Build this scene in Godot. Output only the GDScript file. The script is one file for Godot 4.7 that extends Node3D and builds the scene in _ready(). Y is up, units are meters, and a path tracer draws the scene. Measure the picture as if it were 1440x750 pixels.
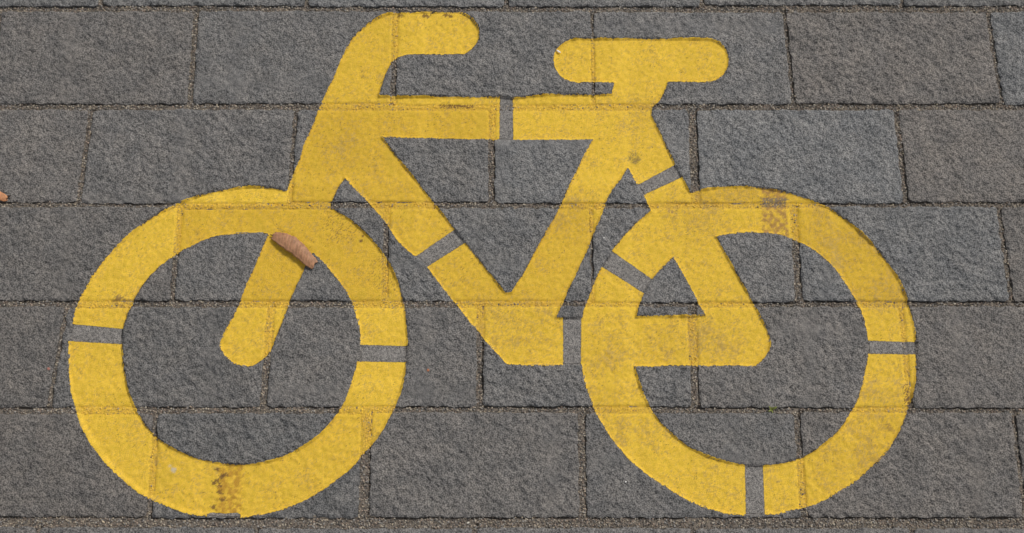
extends Node3D
# A yellow bicycle symbol, milled into grey paving blocks and painted, seen from
# standing height. Plan measures below are in millimetres on the pavement:
# x to the right, z towards the viewer.

const RINGS = [
	["front_wheel", -309.2, 93.9, [190.6,191.4,190.9,189.2,188.8,189,189.7,190.2,190.5,190.9,191.2,191.5,191.9,192.6,192.6,192.4,192.9,193.4,191.9,189.5,188,187.5,187.5,188.2,190.3,191.2,192,192.9,193.8,194.2,193.6,191.9], [136.8,135.4,136.1,136.4,136.6,135.7,134.4,133,131.6,130.9,131.1,132.7,133.4,132.3,131.4,130.5,132,134,134,134.1,134.4,134.1,134,134.1,134.7,136,135.7,135.7,135.1,135.2,136.2,137.2]],
	["rear_wheel", 268.5, 91.3, [189.7,189.7,190.5,190.6,189.2,188.3,188.4,188.9,189.7,190.2,188.8,187.7,188.6,189.8,190.5,191.1,191.4,190.6,188.9,188.6,189.9,190.9,190,189.7,188.3,187.8,189.4,190.2,189.2,189.8,191,190.4], [134.8,133.4,133.3,134.4,135.7,136.1,136.7,135.8,134.9,134.7,134.8,135,134.7,134.2,132.8,132.2,131.7,131.2,131.2,131.4,131.6,131.5,131.1,131.2,132.5,134.1,135.5,136.3,135.9,134.8,135,135.2]],
]
const SHAPES = [
	["handlebar", [-225.2,-201.7,-201.8,-261.5,-200,-266,-198.2,-270.6,-196.2,-275.2,-194.6,-279,-192.9,-282.8,-190.6,-286.2,-185.5,-291.9,-179.9,-297,-173.9,-302,-167.8,-306.4,-161.4,-310.4,-154.5,-314,-149.9,-315.9,-145,-317.1,-140,-317.7,-66.1,-317.7,-61,-316.6,-56.1,-314.4,-51.5,-311.2,-47.4,-307.6,-43.9,-303.3,-41.1,-298.3,-39.5,-293.5,-38.8,-288.5,-39.3,-283.5,-41.5,-278.4,-44.8,-274,-48.6,-269.7,-51.3,-266.6,-54.3,-263.8,-57.9,-262.4,-116.6,-262.4,-123.3,-261.9,-129.8,-260.9,-136.2,-258.7,-140.2,-256,-143.5,-252.2,-146.1,-247.8,-151.1,-235.2,-155.2,-222.3,-158.7,-208.8,-159.6,-202.4,-159.8,-195.9,-159.9,-189.1,-229.8,-189.1]],
	["head_tube", [-221.3,-211.5,-158.8,-211.5,-153.3,-157.1,-195.3,-108.8,-201.6,-97.4,-206.4,-85.2,-210.7,-72.4,-212.3,-65.4,-213.2,-58.3,-214.1,-50.9,-260.2,-50.9,-261.8,-64.5,-263.5,-78.2,-263.6,-92.3,-261.3,-100.3,-257.4,-107.8,-253.8,-115.8,-249.4,-129.2,-245.4,-142.9,-241.2,-157.1]],
	["top_tube", [-185.8,-208.8,-158.7,-209.3,-14.4,-208.8,-9.1,-208.3,-3.8,-207.4,1.7,-207,15.1,-208.5,28.4,-210.6,42.2,-212,119.9,-211.5,126.1,-210.6,132.2,-208.8,138.4,-207,137.3,-154.4,90.4,-154,-19.3,-153.5,-117.2,-156.6,-129.1,-157,-141,-157.3,-153.3,-158,-163.5,-158.9,-173.8,-160.2,-184.4,-161.5]],
	["down_tube", [-195.3,-108.8,-187.7,-99,-179.2,-90.1,-170.4,-81,-144.9,-49.2,-138.1,-40,-131.3,-30.8,-123.7,-22,-115.9,-15.4,-107.6,-9.4,-99.7,-2.5,-69,37.6,-34.7,80.6,-24.1,92.8,16.1,87.1,17,76.1,17.9,65.1,16.2,54.2,11.1,47.4,3.7,42.1,-3.2,36,-153.3,-157.1,-159.9,-164.2,-167.2,-170.8,-174.8,-177.5,-213.2,-146.5,-207.6,-133.8,-202.1,-121.1]],
	["bottom_bracket", [51,59.2,93,59.2,92.2,114.8,-6.4,114,-24.1,92.8,-48.5,64.1,-41.4,53,-34.2,41.8,-24.4,33.5,36.6,25.1,40.9,30.5,45.2,35.8,48.7,41.8,50.1,47.3,50.5,53.2]],
	["seat_tube", [94.6,-154.4,59.6,-81.9,47,-55.2,-3.2,36,-6.7,44.5,-9.4,53.4,-12.1,62.5,40.3,78.9,43.9,72.2,47.4,65.4,51,58.4,52.1,55.7,53.2,52.9,54.3,50.1,87.7,-21.1,111.7,-81.9,118.9,-94.5,127.2,-106.7,135.7,-119.3,142.5,-127.9,149.3,-136.6,154.7,-146.5,156.1,-155,155.7,-163.9,155.3,-173.1,103.3,-173.1]],
	["saddle", [77,-226.4,74.7,-226.5,72.3,-226.9,69.9,-227.4,67.7,-228.1,65.5,-229,63.3,-230.2,61.3,-231.5,59.5,-233,57.7,-234.7,56.1,-236.4,54.6,-238.4,53.3,-240.5,52.3,-242.6,51.4,-244.9,50.6,-247.3,50.1,-249.7,49.8,-252.1,49.7,-254.6,49.9,-257,50.2,-259.5,50.7,-261.9,51.5,-264.3,52.4,-266.5,53.6,-268.8,54.9,-270.9,56.4,-272.8,58,-274.7,59.8,-276.3,61.7,-277.8,63.8,-279.2,66,-280.3,68.2,-281.3,70.5,-282.1,72.9,-282.6,75.3,-282.9,77.7,-283,232.3,-283,234.8,-282.9,237.3,-282.6,239.8,-282.1,242.2,-281.3,244.4,-280.4,246.7,-279.3,248.8,-278,250.7,-276.5,252.5,-274.8,254.2,-273,255.6,-271.1,256.9,-269,258,-266.9,258.9,-264.7,259.5,-262.3,260,-259.9,260.2,-257.5,260.2,-255.1,260,-252.7,259.6,-250.3,259,-247.9,258.1,-245.6,257.1,-243.3,255.8,-241.2,254.4,-239.1,252.8,-237.2,251,-235.4,249.1,-233.8,247.1,-232.4,244.9,-231,242.6,-229.9,240.3,-229,237.8,-228.3,235.4,-227.8,232.9,-227.5,230.3,-227.3]],
	["seat_post", [127.5,-249.6,122.8,-227.8,121.5,-222.3,120.2,-216.9,118.3,-211.5,115.3,-207.4,111.9,-203.5,109.6,-199,104.4,-142.1,136.5,-120.1,177.2,-146.5,173.5,-158.4,169.8,-170.3,166.5,-182.9,165.9,-186.7,165.8,-190.6,166.8,-194.5,169.3,-197.7,172.6,-200.3,175.5,-203.4,180,-211.1,184.1,-219.1,187.2,-227.8,187.9,-234.9,187.4,-242.1,186.9,-249.6]],
	["seat_stay", [113.3,-168.6,136.5,-118.4,153.2,-85.3,185.7,-11,220.9,56.7,223.1,65.6,224.5,74.8,228,83,266.9,114.8,270.5,115.7,274.4,115,278.1,113.2,283.2,108.9,287.5,103.7,290.9,97.7,292.6,92.5,293.2,86.9,292.5,81.4,288.3,69.4,282.8,57.9,277.2,45.9,236.5,-35.6,209.5,-86.2,191.6,-122.8,166.5,-182.9,162.4,-187.7,157.1,-191.5,151.7,-195.4]],
	["chain_stay", [97.1,58.4,141.6,58.4,220.9,56.7,271,56.7,280.1,62.4,287,71.2,292.5,81.4,293.6,86.6,292.9,92.2,290.9,97.7,287.6,103.5,283.3,108.7,278.1,113.2,274.7,114.6,270.8,114.8,266.9,114.8,138.6,115.6,96.2,115.6]],
	["fork", [-283.4,-36.4,-310.7,40.1,-321.5,66.6,-324.5,73.8,-327.6,81.1,-330,88.8,-330.2,91.7,-329.7,94.7,-328.7,97.7,-327.3,100.4,-325.6,102.8,-323.5,105.1,-320.1,108.1,-316.6,110.9,-312.6,113.2,-308.7,114.5,-304.7,115.1,-300.5,115.6,-297.8,116,-295.1,116.2,-292.5,115.6,-287.5,113,-282.8,109.7,-278.5,105.9,-275.8,102.7,-273.5,99.2,-271.7,95.3,-250.2,31.8,-236.9,-1.7,-232.4,-10.7,-227.9,-19.7,-224.8,-29.6,-224.2,-42.1,-225.2,-54.9,-226.2,-68.1,-270.8,-68.1]],
]
const GAPS = [
	[-509,65.8,-495.1,67.4,-442.2,72.4,-427.7,73.2,-426.4,91.2,-450.6,89.6,-493.5,87.1,-507.2,86.3],
	[-185.1,90.4,-104.6,92.8,-104.2,111.2,-184.5,109.9],
	[390.6,85.5,470.9,88.3,469.8,102.2,389.6,101],
	[258.6,211.3,278.4,211.3,277.7,292.6,256.7,292.6],
	[102.6,-28.7,168.5,20.1,159.9,36.8,85.9,-11.8],
	[135.1,-92.3,147.7,-99.2,189.9,-122.8,201.8,-129.8,211.3,-114.9,198.6,-107.9,153.2,-86.2,139.8,-79.3],
	[-120.2,-6.7,-108.9,-14.3,-69.9,-42.4,-59.3,-50.1,-44.4,-35.6,-55.8,-27.9,-98,0,-108.5,7.6],
	[-14.4,-220.6,0.8,-220.6,1.7,-143.8,-15,-143.8],
	[58.4,45.9,79.4,45.9,77.6,126.1,57.6,126.1],
	[-334.4,280,-330.6,278,-313.4,279.2,-303.3,278,-298.5,279.6,-297.3,288.8,-333.9,288.8],
]
const ROWS = [
	[-448.8, -326.1, [-746.4,-741.2,0,-500.8,-495.6,0,-250.8,-245.6,0,-9.5,-4.3,0,227.4,232.6,0,470.4,475.6,0,712.6,717.8,0]],
	[-317.7, -199.4, [-622.8,-616.9,0,-385.4,-378.6,0,-144.6,-137.8,0,95.3,98.7,0,329.3,334.4,6,576,581.1,6,816.8,822.8,0]],
	[-191.8, -77.1, [-744.3,-737.6,0,-504.8,-499,-6.7,-260.3,-255.3,-2.5,-27.5,-20,0,208.6,219.4,0,453.9,460.6,4.2,694.2,700.9,0]],
	[-71.1, 40.5, [-630.3,-624.6,0,-390.5,-384.7,-1.6,-149,-142.4,0,90.9,94.1,0,323.3,332.3,0,565.6,571.4,4.9,805.5,811.2,0]],
	[47.6, 161.4, [-756.1,-749.7,0,-516.1,-511.3,-10.4,-280.9,-272.9,-2.4,-40.1,-32.1,0,200.7,210.3,0,443.1,447.9,2.4,683.9,690.3,0]],
	[168.6, 283, [-642.6,-635.5,0,-401.1,-394.9,0,-168.3,-156.5,0,73.9,82.6,0,316.2,323.3,2.4,559.2,564.7,3.1,802.3,808.6,0]],
	[294.5, 407.1, [-756.1,-750.7,0,-520.5,-515.9,0,-281.8,-277.2,0,-43.9,-38.5,0,195.6,201,0,435,440.4,0,676,682.2,0]],
]

const GRID := 0.00125            # spacing of the paint film's lattice
const DEPTH := 0.0029            # how deep the symbol is milled into the blocks

var rng := RandomNumberGenerator.new()
var n_low := FastNoiseLite.new()
var n_mid := FastNoiseLite.new()
var n_cell := FastNoiseLite.new()
var n_edge := FastNoiseLite.new()
var n_tone := FastNoiseLite.new()
var n_fine := FastNoiseLite.new()
var n_crease := FastNoiseLite.new()

# ---------------------------------------------------------------- helpers
func smooth(a: float, b: float, x: float) -> float:
	var t := clampf((x - a) / (b - a), 0.0, 1.0)
	return t * t * (3.0 - 2.0 * t)

func tag(o: Node, label: String, category: String, group := "") -> void:
	o.set_meta("label", label)
	o.set_meta("category", category)
	if group != "":
		o.set_meta("group", group)

func mesh_of(v: PackedVector3Array, n: PackedVector3Array, c: PackedColorArray, uv: PackedVector2Array, idx: PackedInt32Array) -> ArrayMesh:
	var a := []
	a.resize(Mesh.ARRAY_MAX)
	a[Mesh.ARRAY_VERTEX] = v
	a[Mesh.ARRAY_NORMAL] = n
	if c.size() == v.size():
		a[Mesh.ARRAY_COLOR] = c
	if uv.size() == v.size():
		a[Mesh.ARRAY_TEX_UV] = uv
	a[Mesh.ARRAY_INDEX] = idx
	var m := ArrayMesh.new()
	m.add_surface_from_arrays(Mesh.PRIMITIVE_TRIANGLES, a)
	return m

func put(called: String, m: Mesh, mat: Material, parent: Node) -> MeshInstance3D:
	var o := MeshInstance3D.new()
	o.name = called
	o.mesh = m
	o.material_override = mat
	parent.add_child(o, true)
	return o

func noise(freq: float, sd: int, kind := FastNoiseLite.TYPE_SIMPLEX_SMOOTH, oct := 1) -> FastNoiseLite:
	var n := FastNoiseLite.new()
	n.noise_type = kind
	n.frequency = freq
	n.seed = sd
	if oct > 1:
		n.fractal_type = FastNoiseLite.FRACTAL_FBM
		n.fractal_octaves = oct
	else:
		n.fractal_type = FastNoiseLite.FRACTAL_NONE
	return n

func bytes_of(n: FastNoiseLite, size: int) -> PackedByteArray:
	var im := n.get_seamless_image(size, size, false, false, 0.12, true)
	im.convert(Image.FORMAT_L8)
	return im.get_data()

# ---------------------------------------------------------------- textures
# Grain of the stone: tone (multiplies the block's own colour) and relief.
func stone_textures() -> Array:
	var s := 1024
	var a := bytes_of(noise(0.12, 11, FastNoiseLite.TYPE_SIMPLEX, 3), s)     # grains of about 2 mm
	var b := bytes_of(noise(0.045, 12, FastNoiseLite.TYPE_SIMPLEX, 3), s)    # about 7 mm
	var c := bytes_of(noise(0.09, 13, FastNoiseLite.TYPE_CELLULAR), s)
	var tone := PackedByteArray()
	var rel := PackedByteArray()
	tone.resize(s * s * 3)
	rel.resize(s * s)
	var r := RandomNumberGenerator.new()
	r.seed = 5
	for i in s * s:
		var fa := a[i] / 255.0 - 0.5
		var fb := b[i] / 255.0 - 0.5
		var fc := c[i] / 255.0
		var w := r.randf()
		var t := 0.56 + fa * 0.58 + fb * 0.42 + (w - 0.5) * 0.14
		if fa > 0.27:
			t += 0.16
		if fa < -0.27:
			t -= 0.12
		t = clampf(t, 0.12, 1.0)
		var e := pow(t, 1.0 / 2.2)
		tone[i * 3] = int(clampf(e * (1.0 + fb * 0.015), 0.0, 1.0) * 255.0)
		tone[i * 3 + 1] = int(e * 255.0)
		tone[i * 3 + 2] = int(clampf(e * (1.0 - fb * 0.015), 0.0, 1.0) * 255.0)
		rel[i] = int(clampf(0.5 + fa * 0.55 + fb * 0.75 + (fc - 0.5) * 0.25, 0.0, 1.0) * 255.0)
	var ti := Image.create_from_data(s, s, false, Image.FORMAT_RGB8, tone)
	var ri := Image.create_from_data(s, s, false, Image.FORMAT_L8, rel)
	return [ImageTexture.create_from_image(ti), ImageTexture.create_from_image(ri)]

# Thick road paint: sprayed, slightly pimpled, with pin holes.
func paint_textures() -> Array:
	var s := 1024
	var a := bytes_of(noise(0.20, 21, FastNoiseLite.TYPE_SIMPLEX, 3), s)
	var b := bytes_of(noise(0.03, 22, FastNoiseLite.TYPE_SIMPLEX, 3), s)
	var tone := PackedByteArray()
	var rel := PackedByteArray()
	tone.resize(s * s * 3)
	rel.resize(s * s)
	var r := RandomNumberGenerator.new()
	r.seed = 6
	for i in s * s:
		var fa := a[i] / 255.0 - 0.5
		var fb := b[i] / 255.0 - 0.5
		var t := 0.91 + fa * 0.38 + fb * 0.14 + (r.randf() - 0.5) * 0.10
		var k := 1.0
		if fa < -0.37:
			t -= 0.10
			k = 0.93
		t = clampf(t, 0.2, 1.0)
		var e := pow(t, 1.0 / 2.2)
		tone[i * 3] = int(e * 255.0)
		tone[i * 3 + 1] = int(e * k * 255.0)
		tone[i * 3 + 2] = int(clampf(e * (1.0 + fb * 0.25), 0.0, 1.0) * 255.0)
		rel[i] = int(clampf(0.5 + fa * 0.9 + fb * 0.25, 0.0, 1.0) * 255.0)
	var ti := Image.create_from_data(s, s, false, Image.FORMAT_RGB8, tone)
	var ri := Image.create_from_data(s, s, false, Image.FORMAT_L8, rel)
	return [ImageTexture.create_from_image(ti), ImageTexture.create_from_image(ri)]

func surface(t: Array, relief_cm: float, rough: float, spec: float) -> StandardMaterial3D:
	var m := StandardMaterial3D.new()
	m.vertex_color_use_as_albedo = true
	if t.size() > 0:
		m.albedo_texture = t[0]
		m.heightmap_enabled = true
		m.heightmap_texture = t[1]
		m.heightmap_scale = relief_cm
	m.roughness = rough
	m.metallic_specular = spec
	return m

# ---------------------------------------------------------------- the laying pattern
var row_lo := PackedFloat32Array()      # z where a row's half of the joint begins
var row_hi := PackedFloat32Array()
var row_first := PackedInt32Array()
var row_count := PackedInt32Array()
var pv := []                            # blocks: [x0 top, x0 bottom, x1 top, x1 bottom, z0, z1]
var pv_row := PackedInt32Array()
var pv_lift := PackedVector3Array()     # lift, slope in x, slope in z
var pv_tone := PackedColorArray()
var joints_v := []                      # upright joints: [row, x left, x right, slant]
var rows := []

func lay_out() -> void:
	for r in ROWS:
		var js := []
		var a: Array = r[2]
		for k in range(0, a.size(), 3):
			js.append([a[k] * 0.001, a[k + 1] * 0.001, a[k + 2] * 0.001])
		rows.append([r[0] * 0.001, r[1] * 0.001, js])
	for k in 6:                          # rows that go on past the far and the near edge
		var f: Array = rows[0]
		rows.push_front([f[0] - 0.1215, f[0] - 0.0075, [[f[2][0][0] + (0.12 if k % 2 == 0 else -0.12), f[2][0][1] + (0.12 if k % 2 == 0 else -0.12), 0.0]]])
	for k in 7:
		var l: Array = rows[rows.size() - 1]
		rows.append([l[1] + 0.0085, l[1] + 0.1225, [[l[2][0][0] + (0.12 if k % 2 == 0 else -0.12), l[2][0][1] + (0.12 if k % 2 == 0 else -0.12), 0.0]]])
	for ri in rows.size():
		var js: Array = rows[ri][2]
		while js[0][0] > -1.62:
			js.push_front([js[0][0] - 0.2405 + rng.randf_range(-0.002, 0.002), js[0][1] - 0.2405, 0.0])
		while js[js.size() - 1][1] < 1.62:
			var q: Array = js[js.size() - 1]
			js.append([q[0] + 0.2405, q[1] + 0.2405 + rng.randf_range(-0.002, 0.002), 0.0])
	for ri in rows.size():
		var z0: float = rows[ri][0]
		var z1: float = rows[ri][1]
		row_lo.append(z0 - 0.006 if ri == 0 else (rows[ri - 1][1] + z0) * 0.5)
		row_hi.append(z1 + 0.006 if ri == rows.size() - 1 else (rows[ri + 1][0] + z1) * 0.5)
		row_first.append(pv.size())
		var js: Array = rows[ri][2]
		for k in js.size():
			joints_v.append([ri, js[k][0], js[k][1], js[k][2]])
			if k + 1 < js.size():
				var sl: float = js[k][2] * 0.5
				var sr: float = js[k + 1][2] * 0.5
				var e0 := rng.randf_range(-0.0009, 0.0009)
				var e1 := rng.randf_range(-0.0012, 0.0012)
				pv.append([js[k][1] - sl, js[k][1] + sl, js[k + 1][0] - sr, js[k + 1][0] + sr, z0 + e0, z1 + e1])
				pv_row.append(ri)
				pv_lift.append(Vector3(rng.randf_range(-0.0005, 0.0005), rng.randf_range(-0.004, 0.004), rng.randf_range(-0.006, 0.006)))
				var warm := rng.randf()
				var lum := rng.randf_range(0.92, 1.09)
				var vr := ri - 6
				var vk := -1
				for e in 7:
					if vr >= 0 and vr < 7 and absf(js[k][1] - ROWS[vr][2][e * 3 + 1] * 0.001) < 0.0001:
						vk = e
				if vk >= 0 and vk < 6:
					warm = TONES[vr][vk][0]
					lum = TONES[vr][vk][1]
				var cool := Color(0.274, 0.283, 0.295)
				var brown := Color(0.292, 0.275, 0.264)
				var col := cool.lerp(brown, warm) * lum
				pv_tone.append(Color(col.r, col.g, col.b, 1.0))
		row_count.append(pv.size() - row_first[ri])

var at_block := 0
var last_row := 0

# distance inside the nearest block (negative in a joint); sets at_block
func locate(x: float, z: float) -> float:
	if z < row_lo[last_row] or z >= row_hi[last_row]:
		last_row = 0
		while last_row < row_lo.size() - 1 and z >= row_hi[last_row]:
			last_row += 1
	var f := row_first[last_row]
	var n := row_count[last_row]
	var k := clampi(int((x - pv[f][0]) / 0.2405), 0, n - 1)
	var best := -1.0
	for q in range(maxi(0, k - 1), mini(n, k + 2)):
		var b: Array = pv[f + q]
		var t: float = (z - b[4]) / (b[5] - b[4])
		var d: float = minf(minf(x - lerpf(b[0], b[1], t), lerpf(b[2], b[3], t) - x), minf(z - b[4], b[5] - z))
		if d > best:
			best = d
			at_block = f + q
	return best

# ---------------------------------------------------------------- the symbol in plan
var gx0 := -0.522
var gz0 := -0.330
var gw := 800
var gh := 500
var field := PackedFloat32Array()       # distance to the milled outline
var bare := PackedFloat32Array()        # distance to the paint's outline
var owner_of := PackedByteArray()
var strip := PackedFloat32Array()       # distance to the unpainted strips between the stencil's pieces
var strip_of := PackedByteArray()
var cutter := PackedFloat32Array()

func polygon_distance(p: PackedVector2Array, x: float, z: float) -> float:
	var best := 1.0
	var inside := false
	var n := p.size()
	var j := n - 1
	for i in n:
		var ax := p[i].x
		var az := p[i].y
		var ex := p[j].x - ax
		var ez := p[j].y - az
		var wx := x - ax
		var wz := z - az
		var t := clampf((wx * ex + wz * ez) / (ex * ex + ez * ez), 0.0, 1.0)
		var dx := wx - ex * t
		var dz := wz - ez * t
		best = minf(best, dx * dx + dz * dz)
		if (az > z) != (p[j].y > z) and x < ex * (z - az) / (p[j].y - az) + ax:
			inside = not inside
		j = i
	return -sqrt(best) if inside else sqrt(best)

func plan_points(a: Array) -> PackedVector2Array:
	var p := PackedVector2Array()
	for k in range(0, a.size(), 2):
		p.append(Vector2(a[k], a[k + 1]) * 0.001)
	return p

func ring_distance(r: Array, x: float, z: float) -> float:
	var dx: float = x - r[1] * 0.001
	var dz: float = z - r[2] * 0.001
	var rad := sqrt(dx * dx + dz * dz)
	if rad < 0.12 or rad > 0.205:
		return 1.0
	var u := fposmod(atan2(dz, dx) / TAU * 32.0, 32.0)
	var i := int(u) % 32
	var t := u - floorf(u)
	var k := (i + 1) % 32
	var h := (i + 31) % 32
	var l := (i + 2) % 32
	var ro: float = cubic_interpolate(r[3][i], r[3][k], r[3][h], r[3][l], t) * 0.001
	var ri: float = cubic_interpolate(r[4][i], r[4][k], r[4][h], r[4][l], t) * 0.001
	return maxf(rad - ro, ri - rad)

func draw_plan() -> void:
	var n := gw * gh
	field.resize(n)
	field.fill(1.0)
	bare.resize(n)
	owner_of.resize(n)
	owner_of.fill(255)
	for s in RINGS.size():
		var r: Array = RINGS[s]
		var i0: int = int((r[1] * 0.001 - 0.2 - gx0) / GRID)
		var j0: int = int((r[2] * 0.001 - 0.2 - gz0) / GRID)
		for j in range(maxi(0, j0), mini(gh, j0 + 321)):
			for i in range(maxi(0, i0), mini(gw, i0 + 321)):
				var d := ring_distance(r, gx0 + i * GRID, gz0 + j * GRID)
				var q := j * gw + i
				if d < field[q]:
					field[q] = d
					owner_of[q] = s
	for s in SHAPES.size():
		var p := plan_points(SHAPES[s][1])
		var box := Rect2(p[0], Vector2.ZERO)
		for v in p:
			box = box.expand(v)
		box = box.grow(0.006)
		var i0 := maxi(0, int((box.position.x - gx0) / GRID))
		var j0 := maxi(0, int((box.position.y - gz0) / GRID))
		var i1 := mini(gw, int((box.end.x - gx0) / GRID) + 1)
		var j1 := mini(gh, int((box.end.y - gz0) / GRID) + 1)
		for j in range(j0, j1):
			for i in range(i0, i1):
				var d := polygon_distance(p, gx0 + i * GRID, gz0 + j * GRID)
				var q := j * gw + i
				if d < field[q]:
					field[q] = d
					owner_of[q] = s + 2
	for q in n:                               # hand-cut: the outline wanders a little
		if field[q] < 0.008:
			var x := gx0 + (q % gw) * GRID
			var z := gz0 + (q / gw) * GRID
			var down := (field[q] - field[q - gw]) / GRID if q >= gw else 0.0
			field[q] += n_edge.get_noise_2d(x * 1000.0, z * 1000.0) * 0.00045
			bare[q] = field[q] - 0.0002 + n_low.get_noise_2d(x * 1400.0 + 400.0, z * 1400.0) * 0.0011 + maxf(0.0, n_edge.get_noise_2d(x * 900.0 + 700.0, z * 900.0)) * 0.0014
			if down > 0.8 and down < 1.3:                     # near edges dripped and broke in small scallops
				bare[q] += maxf(-0.2, n_edge.get_noise_2d(x * 1000.0, z * 300.0 + 60.0)) * 0.0020
		else:
			bare[q] = 1.0
	strip.resize(n)
	strip.fill(1.0)
	strip_of.resize(n)
	strip_of.fill(255)
	for gi in GAPS.size():                    # the stencil's bridges stay unpainted
		var p := plan_points(GAPS[gi])
		var box := Rect2(p[0], Vector2.ZERO)
		for v in p:
			box = box.expand(v)
		box = box.grow(0.005)
		for j in range(maxi(0, int((box.position.y - gz0) / GRID)), mini(gh, int((box.end.y - gz0) / GRID))):
			for i in range(maxi(0, int((box.position.x - gx0) / GRID)), mini(gw, int((box.end.x - gx0) / GRID))):
				var q := j * gw + i
				var x := gx0 + i * GRID
				var z := gz0 + j * GRID
				var d := polygon_distance(p, x, z) + n_edge.get_noise_2d(x * 1300.0, z * 1300.0 + 300.0) * 0.0006
				bare[q] = maxf(bare[q], -d)
				var s := maxf(d + 0.0003, field[q] + 0.0024)
				if s < strip[q]:
					strip[q] = s
					strip_of[q] = gi

func sample(a: PackedFloat32Array, x: float, z: float) -> float:
	var u := (x - gx0) / GRID
	var v := (z - gz0) / GRID
	if u < 0.0 or v < 0.0 or u >= gw - 1 or v >= gh - 1:
		return 1.0
	var i := int(u)
	var j := int(v)
	var q := j * gw + i
	u -= i
	v -= j
	return lerpf(lerpf(a[q], a[q + 1], u), lerpf(a[q + gw], a[q + gw + 1], u), v)

# ---------------------------------------------------------------- heights
# the milled edge is steep in most places and dished along the front wheel's near rim
func wall_width(x: float, z: float) -> float:
	var w := 0.0016 + 0.0010 * n_low.get_noise_2d(x * 1100.0 + 77.0, z * 1100.0)
	if x < -0.29 and z > 0.14:
		var r := Vector2(x + 0.309, z - 0.094).length()
		w += 0.0042 * smooth(0.165, 0.17, r) * smooth(-0.29, -0.33, x) * smooth(0.14, 0.17, z)
	return w

func stone_relief(b: int, x: float, z: float) -> float:
	var ox := x * 1000.0 + b * 331.0
	var oz := z * 1000.0 + b * 173.0
	var m := n_mid.get_noise_2d(ox, oz)
	var h := n_low.get_noise_2d(ox, oz) * 0.0012 + m * 0.0017
	h += minf(0.0, n_cell.get_noise_2d(ox, oz) + 0.66) * 0.0030
	var crack := n_crease.get_noise_2d(ox, oz)               # short split creases
	if absf(crack) < 0.10 and m > -0.12:
		h -= (0.10 - absf(crack)) * 10.0 * 0.0011 * smooth(-0.12, 0.25, m)
	h *= 0.72 + 0.5 * fposmod(b * 0.618, 1.0)               # some faces are rougher than others
	return h

func block_top(b: int, x: float, z: float) -> float:
	var l := pv_lift[b]
	var q: Array = pv[b]
	return l.x + l.y * (x - (q[0] + q[2]) * 0.5) + l.z * (z - (q[4] + q[5]) * 0.5)

func edge_drop(b: int, d: float, x: float, z: float) -> float:
	var w := 0.0032 + 0.0016 * n_edge.get_noise_2d(x * 260.0 + b * 91.0, z * 260.0)
	if d >= w:
		return 0.0
	var t := 1.0 - d / w
	return t * t * 0.0011

# the sand has washed out along the near edge of each block and along its left edge
func washed(x: float, z: float, d: float) -> float:
	var b: Array = pv[at_block]
	var t := (z - float(b[4])) / (float(b[5]) - float(b[4]))
	var wide := 0.0011 + 0.0012 * n_low.get_noise_2d(x * 2300.0 + 900.0, z * 2300.0)
	var below := z - float(b[5])                       # just past the near edge
	var left: float = lerpf(b[0], b[1], t) - x         # just outside the left edge
	var k := 0.0
	if below > -0.001 and below < 0.006:
		k = maxf(k, 1.0 - smooth(wide * 0.7, wide * 1.25, below))
	if left > -0.001 and left < 0.006 and below < 0.0:
		k = maxf(k, 1.0 - smooth(wide * 0.7, wide * 1.25, left))
	return k

func sand_level(x: float, z: float) -> float:
	return -0.0024 + n_low.get_noise_2d(x * 1600.0 + 50.0, z * 1600.0) * 0.0012 + n_mid.get_noise_2d(x * 900.0, z * 900.0 + 40.0) * 0.0005

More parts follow.
